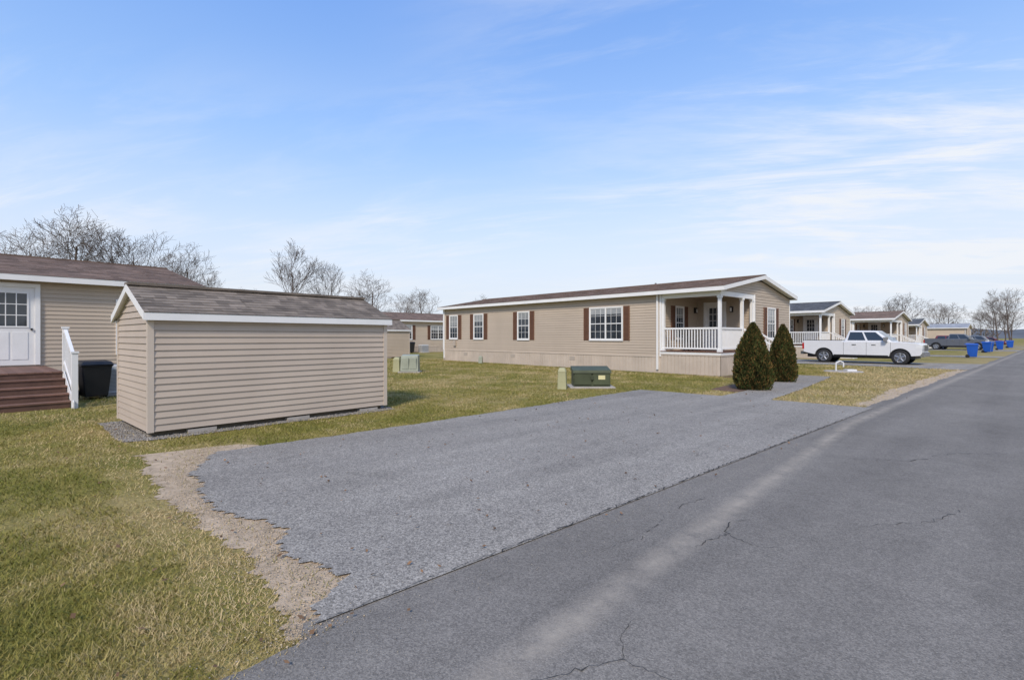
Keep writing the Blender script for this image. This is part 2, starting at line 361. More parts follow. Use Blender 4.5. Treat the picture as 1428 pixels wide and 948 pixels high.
# dead leaves blown over lawn and pavement
n=900; S=.0+16*np.random.rand(n)**1.2; T=2.3+10*np.random.rand(n); 
a=np.random.rand(n)*6.28; q=(.010+.014*np.random.rand(n)); ex=np.stack([np.cos(a),np.sin(a),.3*np.random.randn(n)],1)*q[:,None]; ey=np.stack([-np.sin(a),np.cos(a),.4*np.random.randn(n)],1)*(q*.6)[:,None]
k=~inside([(.9,9.0),(5.2,9.4),(5.0,11.7),(.7,11.3)],S,T); P=np.stack([-T,S,.026+.012*np.random.rand(n)],1)[k]; ex=ex[k];ey=ey[k]; n=len(P)
V=np.stack([P-ex,P-ey,P+ex,P+ey],1); C=np.repeat(np.array([[.17,.10,.055]])*(.6+.9*np.random.rand(n,1)),4,axis=0)
bulk('fallen_leaves',V.reshape(-1,3),np.arange(4*n).reshape(n,4),C,m_leaf)

# ------------------------------------------------------------------ buildings
def siding(b,o,d,L,z0,z1,c=.11,m=0,lim=None):
    nx,ny=d[1],-d[0]
    def P(u,z,f): return (o[0]+d[0]*u+nx*f,o[1]+d[1]*u+ny*f,z)
    z=z0
    while z<z1-1e-3:
        zt=min(z+c,z1); a0,a1=lim(z) if lim else (0,L); b0,b1=lim(zt) if lim else (0,L)
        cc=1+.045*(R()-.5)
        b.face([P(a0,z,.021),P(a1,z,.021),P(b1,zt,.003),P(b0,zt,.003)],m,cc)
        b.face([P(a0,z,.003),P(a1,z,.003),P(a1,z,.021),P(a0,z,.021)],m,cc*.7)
        z=zt
def wbox(b,F,u0,u1,z0,z1,f0,f1,m=0,c=1.0):
    o,d=F; nx,ny=d[1],-d[0]
    def P(u,z,f): return (o[0]+d[0]*u+nx*f,o[1]+d[1]*u+ny*f,z)
    b.hexa([P(u0,z0,f1),P(u1,z0,f1),P(u1,z0,f0),P(u0,z0,f0),P(u0,z1,f1),P(u1,z1,f1),P(u1,z1,f0),P(u0,z1,f0)],m,c)
# material slots for details: 0 trim 1 glass 2 shutter 3 curtain 4 taupe
DM=[m_trim,m_glass,m_shut,m_curtain,m_taupe,m_black]
def window(b,F,u0,u1,z0,z1,sashes=1,shut=True,blind=.35,grid=True):
    fr=.055
    wbox(b,F,u0-fr,u1+fr,z0-fr-.015,z0,.0,.065); wbox(b,F,u0-fr,u1+fr,z1,z1+fr,.0,.06)
    wbox(b,F,u0-fr,u0,z0,z1,.0,.058); wbox(b,F,u1,u1+fr,z0,z1,.0,.058)
    w=(u1-u0)/sashes
    for i in range(sashes):
        a=u0+i*w; e=a+w
        if i: wbox(b,F,a-.035,a+.035,z0,z1,.0,.056)
        wbox(b,F,a,e,z0,z1,.0,.026,1)
        zb=z1-(z1-z0)*blind
        wbox(b,F,a+.03,e-.03,zb,z1-.02,.02,.0285,3,.7+.3*R())
        zm=(z0+z1)/2
        wbox(b,F,a,e,zm-.02,zm+.02,.0,.048)
        for q in (a,e-.025): wbox(b,F,q,q+.025,z0,z1,.0,.043)
        wbox(b,F,a,e,z0,z0+.03,.0,.044); wbox(b,F,a,e,z1-.03,z1,.0,.044)
        if grid:
            for k in (1,2): wbox(b,F,a+w*k/3-.006,a+w*k/3+.006,z0+.03,z1-.03,.0,.036)
            for zz in ((z0+zm)/2,(z1+zm)/2): wbox(b,F,a+.03,e-.03,zz-.006,zz+.006,.0,.0375)
    if shut:
        for a in (u0-fr-.34,u1+fr+.03):
            for q in (a,a+.27): wbox(b,F,q,q+.045,z0-.05,z1+.05,.0,.05,2)
            wbox(b,F,a+.045,a+.27,z0-.05,z1+.05,.0,.03,2,.7)
            z=z0-.02
            while z<z1+.02: wbox(b,F,a+.045,a+.27,z,z+.03,.03,.043,2); z+=.055
def door(b,F,u0,u1,z0,z1,glass=(.5,.92)):
    for q in (u0-.1,u1): wbox(b,F,q,q+.1,z0,z1+.1,.0,.07)
    wbox(b,F,u0,u1,z1,z1+.1,.0,.068); wbox(b,F,u0,u1,z0,z1,.0,.035,0,.97)
    h=z1-z0; g0,g1=z0+h*glass[0],z0+h*glass[1]; a,e=u0+.16,u1-.16
    wbox(b,F,a,e,g0,g1,.03,.04,1)
    for q0,q1 in ((a-.04,a),(e,e+.04)): wbox(b,F,q0,q1,g0-.04,g1+.04,.03,.052)
    wbox(b,F,a,e,g0-.04,g0,.03,.051); wbox(b,F,a,e,g1,g1+.04,.03,.051)
    for k in(1,2): wbox(b,F,a+(e-a)*k/3-.01,a+(e-a)*k/3+.01,g0,g1,.03,.048); wbox(b,F,a,e,g0+(g1-g0)*k/3-.01,g0+(g1-g0)*k/3+.01,.03,.047)
    for k in (0,1):
        q0=u0+.12+k*(u1-u0-.20)/2; wbox(b,F,q0,q0+(u1-u0)/2-.16,z0+.15,g0-.16,.03,.045)
    wbox(b,F,u1-.09,u1-.05,z0+h*.45,z0+h*.45+.05,.03,.1,5)
def roof(root,L,Wd,eave,ridge,mat,oe=.3,og=.25,tab=.3,course=.145,fas=.16,rakemat=None):
    b=MB(); half=Wd/2+oe; rise=(ridge-eave); x0,x1=-og,L+og
    sl=math.hypot(half,rise); 
    for side in (0,1):
        sg=1 if side==0 else -1; ye=-oe if side==0 else Wd+oe
        uy,uz=sg*half/sl,rise/sl; ny,nz=-sg*rise/sl,half/sl
        def P(x,d,n): return (x,ye+uy*d+ny*n,eave+uz*d+nz*n)
        b.hexa([P(x0,0,-.03),P(x1,0,-.03),P(x1,sl,-.03),P(x0,sl,-.03),P(x0,-.02,.0),P(x1,-.02,.0),P(x1,sl,.0),P(x0,sl,.0)],0,.7)
        d=-.03; row=0
        while d<sl-.01:
            d1=min(d+course,sl); x=x0-.02-R()*tab; rc=1+.05*(R()-.5)
            while x<x1+.02:
                w_=tab*(.6+.8*R()); xa=max(x,x0-.02); xb=min(x+w_,x1+.02)
                if xb>xa:
                    c=rc*(.72+.56*R()); lift=.008+.005*R()
                    b.face([P(xa,d,lift),P(xb,d,lift),P(xb,d1,.004),P(xa,d1,.004)],0,c)
                    b.face([P(xa,d,0),P(xb,d,0),P(xb,d,lift),P(xa,d,lift)],0,c*.7)
                x+=w_
            d=d1; row+=1
    b.box(x0-.02,x1+.02,Wd/2-.11,Wd/2+.11,ridge-.012,ridge+.03,0,.85)
    b.build('roof_shingles',[mat],root)
    b=MB()
    for y0,y1 in ((-oe-.022,-oe),(Wd+oe,Wd+oe+.022)): b.box(x0,x1,y0,y1,eave-fas,eave-.004)
    b.box(x0+.02,x1-.02,-oe,0.02,eave-fas+.01,eave-fas+.03); b.box(x0+.02,x1-.02,Wd-.02,Wd+oe,eave-fas+.01,eave-fas+.03)
    for xa,xb in ((x0-.024,x0),(x1,x1+.024)):
        for sg,ye in ((1,-oe-.02),(-1,Wd+oe+.02)):
            p=[(ye,eave-fas),(ye,eave-.006),(Wd/2,ridge+.0),(Wd/2,ridge-fas+.006)]
            b.hexa([(xa,p[0][0],p[0][1]),(xb,p[0][0],p[0][1]),(xb,p[3][0],p[3][1]),(xa,p[3][0],p[3][1]),(xa,p[1][0],p[1][1]),(xb,p[1][0],p[1][1]),(xb,p[2][0],p[2][1]),(xa,p[2][0],p[2][1])])
            xi=(xb,xb+og) if xa<0 else (xa-og,xa)
            b.face([(xi[0],ye,eave-fas+.03),(xi[1],ye,eave-fas+.03),(xi[1],Wd/2,ridge-fas+.03),(xi[0],Wd/2,ridge-fas+.03)])
    b.build('roof_trim',[rakemat or m_trim],root)
def rail(b,p0,p1,z,h=.95,sp=.115,m=0):
    p0=Vector((*p0,0));p1=Vector((*p1,0)); d=p1-p0; L=d.length; d/=L; n=Vector((-d.y,d.x,0))
    def bar(a,e,z0,z1,w):
        A=p0+d*a;E=p0+d*e; b.hexa([A-n*w+Vector((0,0,z0)),E-n*w+Vector((0,0,z0)),E+n*w+Vector((0,0,z0)),A+n*w+Vector((0,0,z0)),A-n*w+Vector((0,0,z1)),E-n*w+Vector((0,0,z1)),E+n*w+Vector((0,0,z1)),A+n*w+Vector((0,0,z1))],m)
    bar(0,L,z+h-.07,z+h,.035); bar(0,L,z+.09,z+.15,.025)
    k=max(1,int(L/sp))
    for i in range(1,k):
        a=L*i/k; bar(a-.018,a+.018,z+.15,z+h-.07,.018)
def skirt(b,o,d,L,z1,m=0):
    F=(o,d); u=0; k=0
    wbox(b,F,0,L,0.0,z1,-.03,0.0,m,.96)
    while u<L-.01:
        e=min(u+.16,L); wbox(b,F,u+.012,e-.012,.02,z1,.0,.012,m,.96+.07*R()); u=e
    wbox(b,F,0,L,z1-.04,z1+.005,.0,.03,m)
def mobile_home(name,loc,rot,L,Wd,eave=3.2,ridge=4.05,zs=.7,porch=None,front=(),end=(),left=(),back=(),sid=None,roofm=None,fdoors=(),edoors=(),course=.115,postc=True):
    sid=sid or m_siding; root=empty(name,loc,rot)
    px,py=porch if porch else (0,0)
    wt=eave-.13
    b=MB(); fl=(Wd/2)
    rr=(ridge-eave)/(Wd/2+.3)
    def lim(z):
        if z<=wt: return (0,Wd)
        k=min(fl-.01,(z-wt)/rr*1.0); return (k,Wd-k)
    zt=wt+rr*fl-.05
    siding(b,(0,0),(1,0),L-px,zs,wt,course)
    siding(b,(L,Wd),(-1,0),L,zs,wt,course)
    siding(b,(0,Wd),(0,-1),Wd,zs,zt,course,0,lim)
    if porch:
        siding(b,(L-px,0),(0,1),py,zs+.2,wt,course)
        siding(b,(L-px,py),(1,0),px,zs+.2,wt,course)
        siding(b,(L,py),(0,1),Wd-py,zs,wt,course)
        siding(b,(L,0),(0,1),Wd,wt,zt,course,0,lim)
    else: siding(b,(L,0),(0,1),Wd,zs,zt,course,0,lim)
    b.build('walls',[sid],root)
    b=MB(); e=.012
    b.box(e,L-px-e,e,Wd-e,.02,wt-.01)
    if porch: b.box(L-px-e,L-e,py+e,Wd-e,.02,wt-.01); b.box(L-px-e,L-e-.01,e+.01,py+e,wt-.03,wt-.005)
    for xx in (e,L-e-.03): b.hexa([(xx,.1,wt-.02),(xx+.03,.1,wt-.02),(xx+.03,Wd-.1,wt-.02),(xx,Wd-.1,wt-.02),(xx,fl-.05,zt-.08),(xx+.03,fl-.05,zt-.08),(xx+.03,fl+.05,zt-.08),(xx,fl+.05,zt-.08)])
    b.build('wall_core',[sid],root)
    b=MB(); skirt(b,(0,0),(1,0),L-px,zs); skirt(b,(L,Wd),(-1,0),L,zs); skirt(b,(0,Wd),(0,-1),Wd,zs)
    if porch: skirt(b,(L-px,0),(1,0),px,zs+.1); skirt(b,(L,0),(0,1),py,zs+.1); skirt(b,(L,py),(0,1),Wd-py,zs)
    else: skirt(b,(L,0),(0,1),Wd,zs)
    b.build('skirting',[m_skirt],root)
    b=MB()
    for (cx,cy) in ((0,0),(L-px,0),(L,py if porch else 0),(L,Wd),(0,Wd)):
        b.box(cx-.045 if cx else -.028,cx+.028,cy-.028,cy+.045,zs,wt,0)
    Ff=((0,0),(1,0));Fe=((L,0),(0,1));Fl=((0,Wd),(0,-1))
    for a in front: window(b,Ff,*a)
    for a in end: window(b,Fe,*a)
    for a in left: window(b,Fl,*a)
    for a in fdoors: door(b,Ff,*a)
    for a in edoors: door(b,Fe,*a)
    b.box(L-px-.16,L-px-.09,-.09,-.022,.15,wt-.02,0); b.box(.12,.19,-.09,-.022,.15,wt-.02,0)
    # skirting vents, outside tap and cable box on the long side
    u=2.2
    while u<L-px-1: wbox(b,Ff,u,u+.35,zs-.32,zs-.14,.01,.022,4,.75); u+=4.3
    wbox(b,Ff,1.2,1.42,zs+.25,zs+.6,.015,.12,4,.8)
    b.build('windows_and_doors',DM,root)
    roof(root,L,Wd,eave,ridge,roofm or m_roof)
    b=MB()      # plumbing and flue vents on the roof
    for x_,f_,h_ in ((L*.22,.72,.3),(L*.55,.8,.25),(L*.7,.62,.35)):
        y_=Wd*f_; zr=ridge-(y_-Wd/2)*(ridge-eave)/(Wd/2+.3); b.tube((x_,y_,zr-.05),(x_,y_,zr+h_),.05,.05,10)
    b.build('roof_vents',[m_grille],root)
    if porch:
        zf=zs+.23; b=MB()
        x=L-px
        b.box(L-px,L+.03,-.03,py,zf-.12,zf-.03,0)
        k=0; xx=L-px
        while xx<L+.04: b.box(xx+.004,min(xx+.136,L+.05),-.05,py,zf-.03,zf,1,.9+.2*R()); xx+=.14
        P=[(L-px+.09,.07),(L-.07,.07),(L-.07,py*.66),(L-.07,py-.09)]
        for cx,cy in P:
            b.box(cx-.055,cx+.055,cy-.055,cy+.055,zf,wt-.2,0); b.box(cx-.08,cx+.08,cy-.08,cy+.08,zf,zf+.1,0); b.box(cx-.08,cx+.08,cy-.08,cy+.08,wt-.28,wt-.2,0)
        b.box(L-px+.03,L+.005,.01,.13,wt-.2,wt-.01,0); b.box(L-.13,L+.005,.13,py,wt-.2,wt-.012,0)
        rail(b,(P[0][0]+.06,.07),(P[1][0]-.06,.07),zf); rail(b,(L-.07,P[1][1]+.06),(L-.07,P[2][1]-.06),zf)
        ya,yb=P[2][1]+.05,P[3][1]-.0; nst=5
        for i in range(nst):
            z1=zf*(nst-i)/(nst+1)
            b.box(L+.05+.28*i,L+.05+.28*(i+1)+.02,ya,yb,z1-.04,z1,1); b.box(L+.06+.28*i,L+.05+.28*(i+1),ya+.02,yb-.02,0,z1-.04,0,.9)
        for yy in (ya,yb):
            b.box(L+1.35,L+1.44,yy-.045,yy+.045,0,1.05,0)
            b.hexa([(L,yy-.03,zf+.85),(L+1.4,yy-.03,.95),(L+1.4,yy+.03,.95),(L,yy+.03,zf+.85),(L,yy-.03,zf+.92),(L+1.4,yy-.03,1.02),(L+1.4,yy+.03,1.02),(L,yy+.03,zf+.92)],0)
            for q in range(1,11):
                f=q/11; xq=L+1.4*f; z_t=zf+.87+(0.97-zf-.87)*f; b.box(xq-.016,xq+.016,yy-.016,yy+.016,z_t-.82,z_t,0)
        b.build('porch',[m_trim,m_deck],root)
        b=MB(); Fp=((L-px,0),(0,1)); Fq=((L-px,py),(1,0))
        window(b,Fp,py*.38,py*.38+.62,zs+.75,zs+2.1,1,True)
        door(b,Fq,.45,1.27,zf+.01,zf+2.03)
        for F,u in ((Fp,py-.28),(Fq,1.62)):
            wbox(b,F,u-.05,u+.05,zf+1.65,zf+1.9,.02,.14,5); wbox(b,F,u-.035,u+.035,zf+1.68,zf+1.84,.03,.147,0)
        b.build('porch_openings',DM,root)
        b=MB(); b.box(L-px+.5,L-px+.95,.9,1.35,zf+.36,zf+.42); b.box(L-px+.5,L-px+.56,.9,1.35,zf+.42,zf+.85)
        for q in ((.52,.92),(.9,.92),(.52,1.3),(.9,1.3)): b.box(L-px+q[0],L-px+q[0]+.04,q[1],q[1]+.04,zf,zf+.37)
        b.build('porch_chair',[m_black],root)
    return root
m_grille=M('grille_grey',(.2,.2,.21),.6)
# main home
LH=18.35
mobile_home('mobile_home',(-27.0,18.7,0),0,LH,7.15,3.42,4.12,.70,(2.55,3.1),
  front=[(27-26.25,27-25.45,1.42,2.83,1,True,.45),(27-23.75,27-22.92,1.42,2.83,1,True,.3),(27-19.88,27-19.05,1.40,2.83,1,True,.25),(27-14.9,27-13.12,1.40,2.83,2,True,.2)],
  end=[(4.45,5.3,1.45,2.75,1,True,.4)])
# neighbour with the shed (long side facing the road)
root0=mobile_home('neighbour_home',(-17.6,-10.5,0),math.radians(95.6),13.9,8.4,3.14,4.12,.62,None,
  front=[(11.95,12.75,1.05,2.55,1,False,.4),(3,4.6,1.3,2.6,2,False,.4)],fdoors=[(9.25,10.17,.76,2.82)],left=[(2,2.9,1.2,2.6)],sid=m_siding)
# others along the road
mobile_home('neighbour_home',(-29.5,39.0,0),0,18.5,7.0,3.35,4.1,.7,(2.4,3.0),front=[(8,9,1.4,2.8),(13,14,1.4,2.8)],end=[(4.6,5.4,1.4,2.8)],roofm=m_roof_grey,sid=m_siding_far)
mobile_home('neighbour_home',(-28.0,55.2,0),0,18.0,7.2,3.2,3.95,.6,(3.0,4.2),front=[(10,11,1.4,2.8),(13,14,1.4,2.8)],end=[(5.3,6.1,1.4,2.8)],sid=m_siding_far)
mobile_home('neighbour_home',(-30.5,84,0),0,18.0,7.2,3.2,4.0,.6,(3.0,3.0),front=[(10,11,1.4,2.8)],end=[(4.6,5.6,1.4,2.8)],sid=m_siding_far,roofm=m_roof_grey)
mobile_home('neighbour_home',(-29,120,0),0,18.0,7.2,3.2,4.0,.6,None,front=[(10,11,1.4,2.8)],end=[(4.6,5.6,1.4,2.8)],sid=m_siding_far,roofm=m_roof_light)
# homes in the next street, ridge parallel to the road
mobile_home('neighbour_home',(-42.2,22.4,0),math.radians(90),15,7.2,3.15,4.0,.6,None,front=[(2.2,3.1,1.3,2.6),(5.3,7.0,1.3,2.6,2)],left=[(2,3,1.4,2.6)],sid=m_siding_far,roofm=m_roof)
mobile_home('neighbour_home',(-52,2,0),math.radians(92),15,7.2,3.1,3.95,.6,None,front=[(9.2,10.1,1.3,2.6)],sid=m_siding_far,roofm=m_roof)

# sheds
def shed(name,loc,rot,L,Wd,eave,ridge,sid,rf,base=.09,dr=False):
    root=empty(name,loc,rot); b=MB(); rr=(ridge-eave)/(Wd/2)
    def lim(z):
        if z<=eave: return (0,Wd)
        k=min(Wd/2-.01,(z-eave)/rr); return(k,Wd-k)
    zt=ridge-.03
    siding(b,(0,0),(1,0),L,base,eave,.101); siding(b,(L,Wd),(-1,0),L,base,eave,.101)
    siding(b,(0,Wd),(0,-1),Wd,base,zt,.101,0,lim); siding(b,(L,0),(0,1),Wd,base,zt,.101,0,lim)
    b.build('walls',[sid],root)
    b=MB(); b.box(.01,L-.01,.01,Wd-.01,base-.0,eave); b.hexa([(.01,.05,eave),(L-.01,.05,eave),(L-.01,Wd-.05,eave),(.01,Wd-.05,eave),(.01,Wd/2-.03,zt-.03),(L-.01,Wd/2-.03,zt-.03),(L-.01,Wd/2+.03,zt-.03),(.01,Wd/2+.03,zt-.03)]); b.build('wall_core',[sid],root)
    b=MB(); w=.055
    for cx,sx in ((0,-1),(L,1)):
        for cy,sy in ((0,-1),(Wd,1)):
            xa,xb=sorted((cx+sx*.026,cx-sx*w)); ya,yb=sorted((cy+sy*.026,cy+sy*.0)); b.box(xa,xb,ya,yb,base-.01,eave)
            xa,xb=sorted((cx+sx*.025,cx)); ya,yb=sorted((cy,cy-sy*w)); b.box(xa,xb,ya,yb,base-.01,eave)
    b.build('corner_trim',[m_taupe],root)
    b=MB()
    for yy in (.1,Wd/2,Wd-.22): b.box(.05,L-.05,yy,yy+.12,.0,base-.005)
    b.build('skids',[m_timber],root)
    b=MB()
    for xx in (.5,L*.5,L-.6): b.box(xx,xx+.4,-.02,.2,.008,.06)
    b.build('foundation_blocks',[m_conc],root)
    roof(root,L,Wd,eave+.045,ridge+.05,rf,oe=.09,og=.07,tab=.2,course=.125,fas=.125)
    return root
shed('garden_shed',(-9.10,1.04,0),math.radians(95.6),4.09,2.05,1.83,2.30,m_siding_shed,m_roof_shed)
shed('garden_shed',(-32.0,16.8,0),math.radians(92),2.4,3.0,2.0,2.75,m_siding_far,m_roof_shed)

# deck and stairs of the neighbour home
b=MB(); zd=.72
x=7.4
while x<10.36: b.box(x,min(x+.135,10.37),-3.34,-.03,zd-.03,zd,0,.85+.3*R()); x+=.14
for i in range(1,6):
    z1=zd*(5-i+.0)/5
    if i<5:
        y1=-3.32-.29*(i-1)
        for q in (0,1): b.box(7.4,10.42,y1-.29+.145*q-.02,y1-.29+.145*q+.12,z1-.03,z1,0,.9+.25*R())
    yr=-3.32-.29*(i-1); b.box(7.45,10.37,yr,yr+.02,max(0,z1-.0) if i<5 else 0,zd*(6-i)/5-.03,0,.62)
b.box(7.4,10.37,-3.30,-.1,.02,zd-.031,0,.45)
b.build('deck_boards',[m_deck],root0)
b=MB()
for (px_,py_,z0_,z1_) in ((10.42,-3.28,0,1.70),(10.42,-4.62,0,1.16)):
    b.box(px_-.05,px_+.05,py_-.05,py_+.05,z0_,z1_); b.box(px_-.065,px_+.065,py_-.065,py_+.065,z1_,z1_+.035)
for dz_ in (0,-.72):
    b.hexa([(10.39,-3.33,1.60+dz_),(10.45,-3.33,1.60+dz_),(10.45,-4.57,1.02+dz_),(10.39,-4.57,1.02+dz_),(10.39,-3.33,1.67+dz_),(10.45,-3.33,1.67+dz_),(10.45,-4.57,1.09+dz_),(10.39,-4.57,1.09+dz_)])
for i in range(1,12):
    f=i/12; y=-3.33-1.24*f; z=1.62-.58*f; b.box(10.405,10.435,y-.015,y+.015,z-.72,z)
b.hexa([(10.385,-3.3,.45),(10.40,-3.3,.45),(10.40,-4.75,0),(10.385,-4.75,0),(10.385,-3.3,.74),(10.40,-3.3,.74),(10.40,-4.75,.14),(10.385,-4.75,.14)])
b.build('stair_railing',[m_trim],root0)

# ------------------------------------------------------------------ bins, cabinets
def wheelie(name,loc,rot,mat,lid):
    root=empty(name,loc,rot); b=MB()
    b.hexa([(-.22,-.24,.08),(.22,-.24,.08),(.22,.24,.08),(-.22,.24,.08),(-.29,-.31,.95),(.29,-.31,.95),(.29,.33,.95),(-.29,.33,.95)])
    b.box(-.31,.31,-.33,.35,.90,.95)
    b.build('body',[mat],root,bevel=.025,recalc=True)
    b=MB(); b.hexa([(-.32,-.36,.955),(.32,-.36,.955),(.32,.38,.955),(-.32,.38,.955),(-.26,-.28,1.04),(.26,-.28,1.04),(.26,.34,1.06),(-.26,.34,1.06)])
    b.tube((-.25,.42,1.0),(.25,.42,1.0),.02,.02); b.box(-.27,-.23,.33,.43,.97,1.01); b.box(.23,.27,.33,.43,.97,1.01)
    b.build('lid',[lid],root,bevel=.02,recalc=True)
    b=MB()
    for x in(-.3,.24): b.tube((x,.26,.12),(x+.06,.26,.12),.12,.12,16)
    b.tube((-.3,.26,.12),(.3,.26,.12),.015,.015); b.build('wheels',[m_rubber],root)
    return root
for s,t,rz in ((48.9,4.15,.1),(66,4.55,-.1),(67.2,4.5,.2),(80,4.45,0),(97,4.45,.15),(98.2,4.4,0)):
    wheelie('recycling_bin',W(s,t),math.radians(90)+rz,m_blue,m_blue)
wheelie('trash_bin',W(.72,15.85),math.radians(100),m_black,m_black).scale=(1,1,.88)
def acunit(loc,rot,name='air_conditioner'):
    root=empty(name,loc,rot); b=MB(); b.box(-.36,.36,-.36,.36,.06,.78)
    b.build('casing',[m_ac],root,bevel=.03,recalc=True)
    b=MB(); z=.14
    while z<.7: b.box(-.367,.367,-.367,.367,z,z+.012); z+=.035
    b.tube((0,0,.781),(0,0,.79),.27,.27,24); b.build('grille',[m_grille],root)
    b=MB(); b.box(-.45,.45,-.45,.45,0,.058); b.build('pad',[m_conc],root); return root
acunit(W(1.25,16.7),math.radians(6)); acunit(W(23.6,41.3),0); acunit(W(26.2,41.2),0)
wheelie('trash_bin',W(24.8,41.2),math.radians(90),m_black,m_black)
# transformer
root=empty('transformer_cabinet',W(11.85,9.45,0),math.radians(47))
b=MB(); b.box(-.54,.54,-.30,.34,.05,.50); b.build('tank',[m_green],root,bevel=.02,recalc=True)
b=MB(); b.hexa([(-.57,-.36,.44),(.57,-.36,.44),(.57,.37,.50),(-.57,.37,.50),(-.56,-.34,.53),(.56,-.34,.53),(.56,.36,.62),(-.56,.36,.62)]); b.box(-.52,-.02,-.335,-.3,.1,.44,0,.9); b.box(.02,.52,-.335,-.3,.1,.44,0,.95)
b.box(-.05,.05,-.36,-.33,.24,.36,0,.7); b.build('hood',[m_green],root,bevel=.012,recalc=True)
b=MB(); b.box(.18,.38,-.338,-.336,.26,.38); b.build('label',[M('warning_label',(.6,.55,.3),.5)],root)
b=MB(); b.box(-.66,.66,-.48,.46,0,.05); b.build('pad',[m_conc],root,bevel=.01)
def ped(loc,h=.62,w=.13,mat=m_ped):
    root=empty('utility_pedestal',loc,.6); b=MB(); b.hexa([(-w,-w*.8,0),(w,-w*.8,0),(w,w*.8,0),(-w,w*.8,0),(-w*.82,-w*.65,h*.93),(w*.82,-w*.65,h*.93),(w*.82,w*.65,h*.93),(-w*.82,w*.65,h*.93)])
    b.build('post',[mat],root,bevel=.02,recalc=True)
    b=MB(); b.hexa([(-w*.95,-w*.78,h*.80),(w*.95,-w*.78,h*.80),(w*.95,w*.78,h*.80),(-w*.95,w*.78,h*.80),(-w*.6,-w*.45,h),(w*.6,-w*.45,h),(w*.6,w*.45,h),(-w*.6,w*.45,h)]); b.build('cap',[mat],root,bevel=.02,recalc=True)
    return root
ped(W(10.75,9.6)); ped(W(10.75,18.95),.65,.16); ped(W(18.0,22.3),.42,.12,m_sage)
root=empty('utility_cabinet',W(11.2,18.65),math.radians(50)); b=MB(); b.hexa([(-.38,-.3,.05),(.38,-.3,.05),(.38,.3,.05),(-.38,.3,.05),(-.36,-.2,.72),(.36,-.2,.72),(.36,.28,.76),(-.36,.28,.76)]); b.build('cabinet',[m_sage],root,bevel=.03,recalc=True)
b=MB(); b.box(-.45,.45,-.4,.38,0,.05); b.build('pad',[m_conc],root); b=MB(); b.box(-.3,-.02,-.31,-.24,.15,.62); b.box(.02,.3,-.31,-.24,.15,.62); b.build('doors',[m_sage],root,bevel=.01)
root=empty('utility_cover',W(25.3,6.3,0),.8); b=MB(); b.tube((0,0,0),(0,0,.03),.75,.72,28); b.build('slab',[m_conc],root)
b=MB(); b.tube((-.3,0,.02),(-.3,0,.40),.03,.03); b.tube((-.3,0,.38),(-.12,0,.46),.03,.03); b.tube((-.12,0,.46),(.02,0,.38),.03,.03); b.tube((.02,0,.38),(.02,0,.2),.03,.03); b.box(.1,.5,-.15,.15,.02,.10)
b.build('vent_pipe',[m_steel],root)

